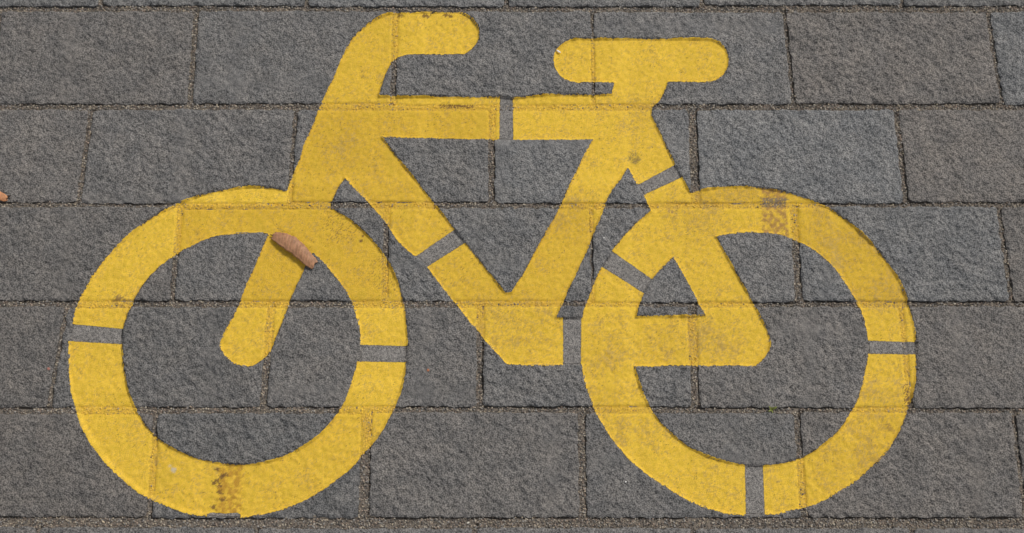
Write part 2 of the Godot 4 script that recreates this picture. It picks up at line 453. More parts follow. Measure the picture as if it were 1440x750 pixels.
# ---------------------------------------------------------------- blocks
func build_block(b: int, nx: int, nz: int, fine: bool) -> ArrayMesh:
	var q: Array = pv[b]
	var v := PackedVector3Array()
	var n := PackedVector3Array()
	var c := PackedColorArray()
	var uv := PackedVector2Array()
	var idx := PackedInt32Array()
	var tone := pv_tone[b]
	var turn := Vector2(0.37 * b, 0.61 * b)
	var flip := -1.0 if b % 3 == 0 else 1.0
	var cr := 0.004 + 0.003 * absf(n_edge.get_noise_1d(b * 37.0))      # rounded corners
	for j in nz + 1:
		var tz := float(j) / nz
		var ez := tz - 0.06 * sin(TAU * tz) / TAU
		for i in nx + 1:
			var tx := float(i) / nx
			var ex := tx - 0.04 * sin(TAU * tx) / TAU
			var x0: float = lerpf(q[0], q[1], ez)
			var x1: float = lerpf(q[2], q[3], ez)
			var z: float = lerpf(q[4], q[5], ez)
			var x := lerpf(x0, x1, ex)
			var d: float = minf(minf(x - x0, x1 - x), minf(z - q[4], q[5] - z))
			# broken arrises: the outline wanders
			var fx := 1.0 - smooth(0.0, 0.012, minf(x - x0, x1 - x))
			var fz: float = 1.0 - smooth(0.0, 0.012, minf(z - q[4], q[5] - z))
			var px := x + fx * n_edge.get_noise_2d(z * 240.0, b * 57.0 + (0.0 if tx < 0.5 else 500.0)) * 0.0013
			var pz := z + fz * n_edge.get_noise_2d(x * 240.0 + 90.0, b * 71.0 + (0.0 if tz < 0.5 else 500.0)) * 0.0015
			var ax := minf(x - x0, x1 - x)
			var az: float = minf(z - q[4], q[5] - z)
			if ax < cr and az < cr:
				var o := Vector2(cr - ax, cr - az)
				var pull := maxf(0.0, maxf(o.x, o.y) - maxf(o.x, o.y) * maxf(o.x, o.y) / maxf(o.length(), 0.00001))
				px += (pull if tx < 0.5 else -pull) * o.x / maxf(o.length(), 0.00001)
				pz += (pull if tz < 0.5 else -pull) * o.y / maxf(o.length(), 0.00001)
			var h := block_top(b, x, z)
			var rel := stone_relief(b, px, pz)
			var f := sample(field, px, pz) if fine else 1.0
			var col := tone
			var t1 := n_tone.get_noise_2d(px * 1000.0 + b * 211.0, pz * 1000.0)
			var t2 := n_mid.get_noise_2d(px * 420.0 - b * 57.0, pz * 420.0)
			var k := 1.0 + t1 * 0.15 + t2 * 0.13
			col = Color(col.r * k * (1.0 + 0.02 * t1), col.g * k, col.b * k * (1.0 - 0.025 * t1))
			if f < 0.0012:
				var cut := smooth(0.0, -0.75 * wall_width(px, pz), f)
				h -= cut * (DEPTH + 0.0005)
				rel *= 1.0 - 0.8 * cut
				var milled := Color(0.40, 0.378, 0.363) * (1.0 + t2 * 0.15)
				col = col.lerp(milled, smooth(-0.001, -0.0022, f))
			h += rel - edge_drop(b, d, x, z)
			v.append(Vector3(px, h, pz))
			c.append(col)
			uv.append(Vector2(px * flip, pz) / 0.32 + turn)
	var w := nx + 1
	n.resize(v.size())
	for j in nz + 1:
		for i in w:
			var l := v[j * w + maxi(0, i - 1)]
			var r := v[j * w + mini(nx, i + 1)]
			var t := v[maxi(0, j - 1) * w + i]
			var u := v[mini(nz, j + 1) * w + i]
			n[j * w + i] = (u - t).cross(r - l).normalized()
	for j in nz:
		for i in nx:
			var a := j * w + i
			idx.append_array([a, a + 1, a + w, a + 1, a + w + 1, a + w])
	# sides
	var ring := PackedInt32Array()
	for i in nx:
		ring.append(i)
	for j in nz:
		ring.append(j * w + nx)
	for i in nx:
		ring.append(nz * w + nx - i)
	for j in nz:
		ring.append((nz - j) * w)
	var m := ring.size()
	for k in m:
		var p := v[ring[k]]
		var e := v[ring[(k + 1) % m]] - v[ring[(k + m - 1) % m]]
		var out := Vector3(e.z, 0, -e.x).normalized()
		for s in 2:
			v.append(Vector3(p.x, p.y if s == 0 else -0.06, p.z))
			n.append(out)
			c.append(c[ring[k]])
			uv.append(uv[ring[k]] + Vector2(0, 0.19 * s))
	var base := w * (nz + 1)
	for k in m:
		var a := base + k * 2
		var d2 := base + ((k + 1) % m) * 2
		idx.append_array([a, a + 1, d2, d2, a + 1, d2 + 1])
	return mesh_of(v, n, c, uv, idx)

# ---------------------------------------------------------------- paint
func spot(x: float, z: float, cx: float, cz: float, r: float, soft: float) -> float:
	var d := sqrt((x - cx) * (x - cx) + (z - cz) * (z - cz)) + n_fine.get_noise_2d(x * 1000.0, z * 1000.0) * r * 0.35
	return 1.0 - smooth(r - soft, r + soft, d)

func box_mask(x: float, z: float, x0: float, x1: float, z0: float, z1: float, soft: float) -> float:
	var wob := n_fine.get_noise_2d(x * 800.0, z * 800.0) * 0.0016 + n_edge.get_noise_2d(x * 500.0, z * 500.0) * 0.0022
	return smooth(x0 - soft, x0 + soft, x + wob) * (1.0 - smooth(x1 - soft, x1 + soft, x + wob)) * smooth(z0 - soft, z0 + soft, z + wob) * (1.0 - smooth(z1 - soft, z1 + soft, z + wob))

const TONES = [                 # [how brown, how light] of the blocks in view, row by row
	[[0.3, 1.0], [0.3, 1.05], [0.2, 1.12], [0.3, 1.05], [0.4, 1.05], [0.4, 1.0]],
	[[0.75, 0.95], [0.45, 1.0], [0.4, 1.04], [0.4, 1.08], [0.9, 1.02], [0.1, 1.1]],
	[[0.8, 1.0], [0.55, 1.0], [0.4, 1.02], [0.2, 1.1], [0.1, 1.14], [0.95, 1.02]],
	[[0.7, 0.92], [0.45, 0.98], [0.3, 1.02], [0.35, 1.10], [0.15, 1.06], [0.9, 1.0]],
	[[0.8, 0.88], [0.5, 0.92], [0.6, 0.98], [0.4, 1.0], [0.7, 1.02], [0.85, 0.98]],
	[[0.9, 0.88], [0.3, 0.88], [0.7, 0.96], [0.5, 0.96], [0.85, 0.96], [0.9, 0.95]],
	[[0.7, 0.95], [0.5, 0.95], [0.5, 1.0], [0.5, 1.0], [0.6, 1.0], [0.6, 1.0]],
]

const YELLOW := Color(0.925, 0.622, 0.068)
const DIRTY := Color(0.58, 0.37, 0.07)
const GREY := Color(0.21, 0.18, 0.15)
const BROWN := Color(0.16, 0.085, 0.04)
const OCHRE2 := Color(0.70, 0.425, 0.035)
const GRIMY := Color(0.47, 0.345, 0.14)
const GRIME := [Vector2(0.1044, 0.1034), Vector2(0.0956, 0.1519), Vector2(0.1268, 0.1837), Vector2(0.2104, -0.0638), Vector2(0.1514, -0.1864), Vector2(-0.2008, -0.1509), Vector2(-0.0324, 0.0542), Vector2(0.0161, 0.0707), Vector2(0.2254, 0.0871), Vector2(0.1691, 0.0871), Vector2(0.066, -0.0638), Vector2(0.3861, 0.2152), Vector2(0.4221, 0.1519), Vector2(0.3774, -0.0296), Vector2(0.43, 0.03)]
const FLAKED := [Vector2(-0.3262, 0.2309), Vector2(-0.321, 0.2394), Vector2(-0.3292, 0.2464), Vector2(-0.3225, 0.2557), Vector2(-0.3189, 0.2642), Vector2(-0.3294, 0.2719), Vector2(-0.3263, 0.2433), Vector2(-0.322, 0.2495), Vector2(-0.3172, 0.2371), Vector2(-0.1356, -0.3131), Vector2(-0.1056, -0.3131), Vector2(-0.1012, -0.3122), Vector2(-0.0798, -0.314), Vector2(-0.0738, -0.3131)]
const OCHRE := Color(0.57, 0.315, 0.045)

# colour of the paint where it lies: soiling, worn patches, stains seen in the photograph
func paint_colour(x: float, z: float, d: float) -> Color:
	var mx := x * 1000.0
	var mz := z * 1000.0
	var t := n_tone.get_noise_2d(mx * 0.8, mz * 0.8)
	var u := n_mid.get_noise_2d(mx * 0.5 + 300.0, mz * 0.5)
	var w := n_fine.get_noise_2d(mx * 1.6, mz * 1.6 + 90.0)
	var v := n_mid.get_noise_2d(mx * 1.7 + 90.0, mz * 1.7)
	var own := n_edge.get_noise_1d(at_block * 53.0 + 7.0)          # each block has taken the paint differently
	var col := YELLOW * (1.0 + t * 0.10 + u * 0.10 + own * 0.07)
	# ingrained dirt, gritty, thicker where the photograph shows it
	var g := 0.0
	for p: Vector2 in GRIME:
		if absf(x - p.x) < 0.05 and absf(z - p.y) < 0.05:
			g = maxf(g, 1.0 - Vector2(x - p.x, z - p.y).length() / 0.05)
	g = g * 0.5 + u * 0.5 + t * 0.4 + (0.12 if x > 0.2 else 0.0)
	var fleck := n_fine.get_noise_2d(mx * 0.75 + 40.0, mz * 0.75)
	var grit := v * 0.30 + w * 0.35 + fleck * 0.35
	col = col.lerp(OCHRE2, clampf(0.14 + g * 0.6 + grit * 0.4 - own * 0.38, 0.0, 0.7))
	col = col.lerp(GRIMY, clampf(g * 0.65 + grit * 1.15 - 0.13, 0.0, 0.62))
	if w > 0.80 and n_low.get_noise_2d(mx * 1.3, mz * 1.3) > 0.02:
		col = col.lerp(BROWN, 0.55)               # specks of dirt caught in pits
	if d < 0.0006:                                # soil over the sanded joints
		var s := n_fine.get_noise_2d(mx * 0.9, mz * 0.9)
		col = col.lerp(DIRTY, clampf(0.34 + s * 0.6, 0.0, 0.8))
		if s > 0.62 + 0.3 * n_low.get_noise_2d(mx, mz):
			col = col.lerp(GREY, 0.55)
	# worn stripe across the lower rim of the front wheel, with flaked holes
	var a := box_mask(x, z, -0.3245, -0.2985, 0.226, 0.288, 0.0012)
	col = col.lerp(OCHRE, a * clampf(0.6 + v * 0.9 + w * 0.3, 0.05, 0.92))
	for p: Vector2 in FLAKED:
		if absf(x - p.x) < 0.006 and absf(z - p.y) < 0.006:
			var q := Vector2((x - p.x) * 0.8, z - p.y).length() + w * 0.0016 + v * 0.0015
			if q < 0.0022:
				col = col.lerp(BROWN, 0.8)
	# worn stripe on top of the rear wheel, bare in the joint
	var b := box_mask(x, z, 0.2905, 0.3195, -0.097, -0.036, 0.001)
	col = col.lerp(Color(0.46, 0.265, 0.09), b * clampf(0.6 + v * 0.9 + w * 0.3, 0.05, 0.92))
	if b > 0.5 and z > -0.083 and z < -0.0715 and w > -0.35:
		col = col.lerp(GREY, 0.8)
	col = col.lerp(Color(0.24, 0.18, 0.085), spot(x, z, 0.1435, -0.1315, 0.0072, 0.0018) * clampf(0.55 + v * 0.8 + w * 0.4, 0.1, 0.85))
	col = col.lerp(Color(0.30, 0.19, 0.08), spot(x, z, -0.4487, 0.0393, 0.0095, 0.005) * clampf(0.35 + v * 1.2 + w * 0.5, 0.0, 0.85))
	col = col.lerp(Color(0.38, 0.25, 0.12), spot(x, z, 0.183, -0.066, 0.008, 0.005) * clampf(0.15 + v * 1.2 + w * 0.5, 0.0, 0.6))
	col = col.lerp(Color(0.34, 0.20, 0.06), spot(x, z, 0.4199, 0.1837, 0.008, 0.005) * clampf(0.15 + v * 1.2 + w * 0.5, 0.0, 0.6))
	col = col.lerp(BROWN, spot(x, z, -0.1748, -0.0313, 0.0019, 0.0007) * 0.9)
	col = col.lerp(BROWN, spot(x, z, -0.5248 + 0.352, -0.037, 0.0014, 0.0006) * 0.9)
	col = col.lerp(Color(0.62, 0.58, 0.5), spot(x, z, -0.3749, 0.2316, 0.0030, 0.0012) * 0.75)
	col = col.lerp(Color(0.62, 0.58, 0.5), spot(x, z, -0.3790, 0.2270, 0.0016, 0.0010) * 0.6)
	var e := spot(x, z, -0.196, -0.0535, 0.020, 0.008)
	if e > 0.2 and w > 0.36:
		col = col.lerp(BROWN, 0.5)
	var f := spot(x, z, -0.142, 0.006, 0.020, 0.008)
	if f > 0.2 and w > 0.42:
		col = col.lerp(BROWN, 0.45)
	# soot-dark dashes where the paint broke along the joint under the handlebar
	if d < 0.0012 and z > -0.2005 and z < -0.1945 and x > -0.087 and x < -0.045 and w > -0.3:
		col = col.lerp(BROWN, 0.85)
	if x > 0.4395 and x < 0.4465 and z > 0.135 and z < 0.161 and w > -0.05:
		col = col.lerp(BROWN, 0.8)
	return col

var film_y := PackedFloat32Array()
var film_c := PackedColorArray()
var film_n := PackedVector3Array()

func lay_film() -> void:
	var n := gw * gh
	film_y.resize(n)
	film_c.resize(n)
	film_n.resize(n)
	for j in gh:
		var z := gz0 + j * GRID
		for i in gw:
			var q := j * gw + i
			if field[q] > 0.004:
				film_y[q] = 0.0
				continue
			var x := gx0 + i * GRID
			var d := locate(x, z)
			var b := at_block
			var cut := smooth(0.0002, -wall_width(x, z), field[q])
			var h := block_top(b, x, z) + stone_relief(b, x, z) * (1.0 - 0.68 * cut) - edge_drop(b, maxf(d, 0.0), x, z) - cut * DEPTH + 0.00025
			if d < 0.0008:
				var s := minf(sand_level(x, z), -0.0008 - cut * DEPTH) + 0.0002 + n_fine.get_noise_2d(x * 1000.0, z * 1000.0) * 0.0005 * smooth(0.0, -0.002, d)
				s -= 0.0013 * washed(x, z, d)
				h = lerpf(s, h, smooth(-0.0010, 0.0006, d))
			# a fold in the film, as the photograph shows on chain stay and rear wheel
			var cx := x - (0.2055 + 0.0045 * sin(z * 110.0) + n_edge.get_noise_1d(z * 400.0) * 0.002)
			if z > 0.062 and z < 0.112:
				h += 0.0007 * exp(-cx * cx / 0.000006) * smooth(0.062, 0.072, z) * (1.0 - smooth(0.1, 0.112, z))
			film_y[q] = h
			film_c[q] = paint_colour(x, z, d)
	for j in range(1, gh - 1):
		for i in range(1, gw - 1):
			var q := j * gw + i
			if field[q] < 0.003:
				film_n[q] = Vector3(film_y[q - 1] - film_y[q + 1], 2.0 * GRID, film_y[q - gw] - film_y[q + gw]).normalized()
			else:
				film_n[q] = Vector3.UP

class Sheet:
	var v := PackedVector3Array()
	var n := PackedVector3Array()
	var c := PackedColorArray()
	var uv := PackedVector2Array()
	var idx := PackedInt32Array()
	var seen := {}

func film_vertex(s: Sheet, q: int) -> int:
	if s.seen.has(q):
		return s.seen[q]
	var k := s.v.size()
	var x := gx0 + (q % gw) * GRID
	var z := gz0 + (q / gw) * GRID
	s.v.append(Vector3(x, film_y[q], z))
	s.n.append(film_n[q])
	s.c.append(film_c[q])
	s.uv.append(Vector2(x, z) / 0.24)
	s.seen[q] = k
	return k

func film_between(s: Sheet, a: int, b: int) -> int:
	var key := -1 - (mini(a, b) * 4 + (0 if absi(a - b) == 1 else (1 if absi(a - b) == gw else 2)))
	if s.seen.has(key):
		return s.seen[key]
	var t := clampf(cutter[a] / (cutter[a] - cutter[b]), 0.02, 0.98)
	var x := gx0 + lerpf(a % gw, b % gw, t) * GRID
	var z := gz0 + lerpf(a / gw, b / gw, t) * GRID
	var k := s.v.size()
	s.v.append(Vector3(x, lerpf(film_y[a], film_y[b], t), z))
	s.n.append(film_n[a].lerp(film_n[b], t).normalized())
	s.c.append(film_c[a].lerp(film_c[b], t))
	s.uv.append(Vector2(x, z) / 0.24)
	s.seen[key] = k
	return k

func cut_film(by: PackedFloat32Array, strips: bool) -> Dictionary:
	var out := {}
	cutter = by
	for j in range(1, gh - 2):
		for i in range(1, gw - 2):
			var q := j * gw + i
			var near := minf(minf(by[q], by[q + 1]), minf(by[q + gw], by[q + gw + 1]))
			if near > 0.0:
				continue
			var o := owner_of[q]
			if o == 255:
				o = owner_of[q + gw + 1]
			if o == 255:
				o = owner_of[q + 1]
			if o == 255:
				o = owner_of[q + gw]
			var key := int(o) * 10
			if strips:
				key = mini(mini(strip_of[q], strip_of[q + 1]), mini(strip_of[q + gw], strip_of[q + gw + 1]))
			elif o < 2:
				var dx: float = gx0 + i * GRID - RINGS[o][1] * 0.001
				var dz: float = gz0 + j * GRID - RINGS[o][2] * 0.001
				var ang := fposmod(rad_to_deg(atan2(dz, dx)), 360.0)
				if o == 0:
					key += 1 if ang < 180.0 + 4.0 * cos(deg_to_rad(ang)) else 0
				else:
					key += 0 if ang < 90.0 else (1 if ang < 212.0 else 2)
			if not out.has(key):
				out[key] = Sheet.new()
			var s: Sheet = out[key]
			for tri in [[q, q + 1, q + gw], [q + 1, q + gw + 1, q + gw]]:
				var poly := PackedInt32Array()
				for e in 3:
					var a: int = tri[e]
					var b: int = tri[(e + 1) % 3]
					if by[a] <= 0.0:
						poly.append(film_vertex(s, a))
						if by[b] > 0.0:
							poly.append(film_between(s, a, b))
					elif by[b] <= 0.0:
						poly.append(film_between(s, a, b))
				for e in range(1, poly.size() - 1):
					s.idx.append_array([poly[0], poly[e], poly[e + 1]])
	return out

# ---------------------------------------------------------------- grains, pebbles, leaves
func lump(sd: int, squash: float, smooth_it := false) -> ArrayMesh:
	var t := (1.0 + sqrt(5.0)) / 2.0
	var base := [Vector3(-1, t, 0), Vector3(1, t, 0), Vector3(-1, -t, 0), Vector3(1, -t, 0), Vector3(0, -1, t), Vector3(0, 1, t), Vector3(0, -1, -t), Vector3(0, 1, -t), Vector3(t, 0, -1), Vector3(t, 0, 1), Vector3(-t, 0, -1), Vector3(-t, 0, 1)]
	var faces := [[0, 11, 5], [0, 5, 1], [0, 1, 7], [0, 7, 10], [0, 10, 11], [1, 5, 9], [5, 11, 4], [11, 10, 2], [10, 7, 6], [7, 1, 8], [3, 9, 4], [3, 4, 2], [3, 2, 6], [3, 6, 8], [3, 8, 9], [4, 9, 5], [2, 4, 11], [6, 2, 10], [8, 6, 7], [9, 8, 1]]
	var r := RandomNumberGenerator.new()
	r.seed = sd
	for k in base.size():
		base[k] = base[k].normalized() * r.randf_range(0.75, 1.2) * Vector3(1.0, squash, 0.85)
	var st := SurfaceTool.new()
	st.begin(Mesh.PRIMITIVE_TRIANGLES)
	st.set_smooth_group(0 if smooth_it else -1)
	for f in faces:
		var tris := [[base[f[0]], base[f[1]], base[f[2]]]]
		if smooth_it:
			var ab: Vector3 = (base[f[0]] + base[f[1]]) * 0.54
			var bc: Vector3 = (base[f[1]] + base[f[2]]) * 0.54
			var ca: Vector3 = (base[f[2]] + base[f[0]]) * 0.54
			tris = [[base[f[0]], ab, ca], [ab, base[f[1]], bc], [ca, bc, base[f[2]]], [ab, bc, ca]]
		for tr in tris:
			st.add_vertex(tr[0])
			st.add_vertex(tr[2])
			st.add_vertex(tr[1])
	st.generate_normals()
	return st.commit()

const GRAINS := [Color(0.36, 0.31, 0.24), Color(0.22, 0.20, 0.18), Color(0.11, 0.10, 0.095), Color(0.27, 0.26, 0.25), Color(0.40, 0.36, 0.30), Color(0.15, 0.12, 0.10), Color(0.12, 0.11, 0.10), Color(0.28, 0.22, 0.18), Color(0.09, 0.085, 0.08)]

func scatter_grains(loose: Array, painted: Array) -> void:
	var zones := []
	for ri in rows.size() - 1:
		zones.append([-0.70, 0.70, float(rows[ri][1]) - 0.0012, float(rows[ri + 1][0]) + 0.0012, 0.0])
	for q in joints_v:
		zones.append([q[1] - 0.0012, q[2] + 0.0012, rows[q[0]][0] - 0.001, rows[q[0]][1] + 0.001, q[3]])
	for k in zones.size():
		var o: Array = zones[k]
		if o[3] < -0.40 or o[2] > 0.37 or o[1] < -0.68 or o[0] > 0.68:
			continue
		var count: int = int((o[1] - o[0]) * (o[3] - o[2]) / (0.00155 * 0.00155))
		for c in count:
			var x: float = rng.randf_range(o[0], o[1])
			var z: float = rng.randf_range(o[2], o[3])
			x += o[4] * ((z - o[2]) / (o[3] - o[2]) - 0.5)
			var d := locate(x, z)
			if d > 0.0004:
				continue
			if rng.randf() < washed(x, z, d) * 0.82:
				continue
			var r := 0.0006 + 0.0009 * pow(rng.randf(), 1.5)
			var p := sample(bare, x, z)
			var f := sample(field, x, z)
			var y := sand_level(x, z)
			if f < 0.0:
				y = minf(y, -0.0008 - DEPTH * smooth(0.0, -0.002, f))
			y += rng.randf_range(-0.0007, 0.0003) - 0.0004 * smooth(-0.0015, 0.0, d)
			var basis := Basis.from_euler(Vector3(rng.randf() * TAU, rng.randf() * TAU, rng.randf() * TAU)).scaled(Vector3.ONE * r)
			var col: Color = GRAINS[rng.randi() % GRAINS.size()] * rng.randf_range(0.75, 1.2)
			if p < -0.0002:
				if rng.randf() < 0.30:
					continue
				var w := rng.randf()
				if w < 0.95:
					col = paint_colour(x, z, d).lerp(DIRTY, rng.randf() * 0.5)
				painted.append([Transform3D(basis, Vector3(x, y + 0.0001, z)), col])
			else:
				loose.append([Transform3D(basis, Vector3(x, y, z)), col])

func grain_cloud(called: String, list: Array, mesh: Mesh, mat: Material, parent: Node) -> void:
	var mm := MultiMesh.new()
	mm.transform_format = MultiMesh.TRANSFORM_3D
	mm.use_colors = true
	mm.mesh = mesh
	mm.instance_count = list.size()
	for k in list.size():
		mm.set_instance_transform(k, list[k][0])
		mm.set_instance_color(k, Color(list[k][1].r, list[k][1].g, list[k][1].b, 1.0))
	var o := MultiMeshInstance3D.new()
	o.name = called
	o.multimesh = mm
	o.material_override = mat
	o.set_meta("kind", "stuff")
	parent.add_child(o, true)

# bed of the joints: narrow strips of packed sand
func sand_strip(s: Sheet, x0: float, x1: float, z0: float, z1: float, step: float, across: int, along_x: bool, slant: float) -> void:
	var n := maxi(1, int((x1 - x0 if along_x else z1 - z0) / step))
	var base := s.v.size()
	for a in n + 1:
		for b in across + 1:
			var u := float(a) / n
			var w := float(b) / across
			var x := lerpf(x0, x1, u if along_x else w)
			var z := lerpf(z0, z1, w if along_x else u)
			if not along_x:
				x += slant * (u - 0.5)
			var y := sand_level(x, z) - 0.0007
			if absf(x) < 0.72 and absf(z) < 0.42:
				var dd := locate(x, z)
				y -= 0.0034 * washed(x, z, dd)
			if absf(x) < 0.53 and absf(z) < 0.33:
				var f := sample(field, x, z)
				if f < 0.003:
					y = minf(y, -0.0014 - DEPTH * smooth(0.003, -0.001, f))
			s.v.append(Vector3(x, y, z))
			s.n.append(Vector3.UP)
			var k := 0.85 + 0.3 * n_fine.get_noise_2d(x * 700.0, z * 700.0)
			s.c.append(Color(0.20 * k, 0.175 * k, 0.15 * k))
			s.uv.append(Vector2(x, z) / 0.2)
	for a in n:
		for b in across:
			var p := base + a * (across + 1) + b
			if along_x:
				s.idx.append_array([p, p + across + 1, p + 1, p + 1, p + across + 1, p + across + 2])
			else:
				s.idx.append_array([p, p + 1, p + across + 1, p + 1, p + across + 2, p + across + 1])

# a dead leaf rolled up along its midrib; its axis runs along +x from the stalk
func rolled_leaf(called: String, length: float, radius: float, open: float, colour: Color, sd: float) -> Node3D:
	var root := Node3D.new()
	root.name = called
	add_child(root, true)
	var nt := 64
	var na := 48
	for layer in 1:
		var v := PackedVector3Array()
		var c := PackedColorArray()
		var idx := PackedInt32Array()
		for i in nt + 1:
			var t := float(i) / nt
			var r := radius * pow(sin(PI * clampf(0.03 + t * 0.91, 0.0, 1.0)), 0.30) * (1.0 - 0.05 * t) * (1.0 + 0.06 * n_low.get_noise_1d(t * 160.0 + sd))
			var span := TAU * open
			for k in na + 1:
				var u := float(k) / na
				var a := -PI * 0.62 + span * u
				var vein := sin((t * 15.0 + absf(u - 0.42) * 5.0) * TAU)
				var rr := r * (1.0 - 0.22 * u + 0.026 * vein + 0.09 * n_mid.get_noise_2d(t * 60.0 + sd, u * 40.0))
				rr += 0.05 * r * exp(-pow((u - 0.42) / 0.03, 2.0))
				var x := length * (t + 0.012 * sin(u * 23.0 + sd) * (1.0 if i == nt or i == 0 else 0.3))
				v.append(Vector3(x, r * 0.42 + rr * sin(a) * 0.42 + 0.0002 * sin(t * 9.0), rr * cos(a) + 0.0028 * sin(t * 4.5 + sd)))
				var f := 1.0 + 0.07 * vein + 0.30 * n_mid.get_noise_2d(t * 90.0 + sd, u * 70.0) + 0.22 * n_fine.get_noise_2d(t * 130.0, u * 130.0 + sd)
				if absf(u - 0.42) < 0.02:
					f *= 1.25
				c.append(Color(colour.r * f, colour.g * f * (1.0 - 0.05 * vein), colour.b * f))
		var st := SurfaceTool.new()
		st.begin(Mesh.PRIMITIVE_TRIANGLES)
		st.set_smooth_group(0)
		for p in v.size():
			st.set_color(c[p])
			st.add_vertex(v[p])
		for i in nt:
			for k in na:
				var q := i * (na + 1) + k
				st.add_index(q)
				st.add_index(q + na + 1)
				st.add_index(q + 1)
				st.add_index(q + 1)
				st.add_index(q + na + 1)
				st.add_index(q + na + 2)
		st.generate_normals()
		var m := StandardMaterial3D.new()
		m.vertex_color_use_as_albedo = true
		m.roughness = 0.62
		m.cull_mode = BaseMaterial3D.CULL_DISABLED
		put("blade", st.commit(), m, root)
	var sm := StandardMaterial3D.new()
	sm.albedo_color = Color(0.16, 0.09, 0.05)
	sm.roughness = 0.8
	var cone := CylinderMesh.new()
	cone.top_radius = 0.0005
	cone.bottom_radius = 0.0009
	cone.height = 0.004
	cone.radial_segments = 8
	var stalk := put("stalk", cone, sm, root)
	stalk.rotation = Vector3(0.0, 0.3, 1.35)
	stalk.position = Vector3(-0.0015, 0.0014, 0.0012)
	return root

func pebble(label: String, category: String, at: Vector3, size: Vector3, colour: Color, turn: float, sd: int, called := "pebble") -> void:
	var m := StandardMaterial3D.new()
	m.albedo_color = colour.linear_to_srgb()
	m.roughness = 0.7
	var o := put(called, lump(sd, 0.8, true), m, self)
	o.position = at
	o.rotation.y = turn
	o.scale = size
	tag(o, label, category)

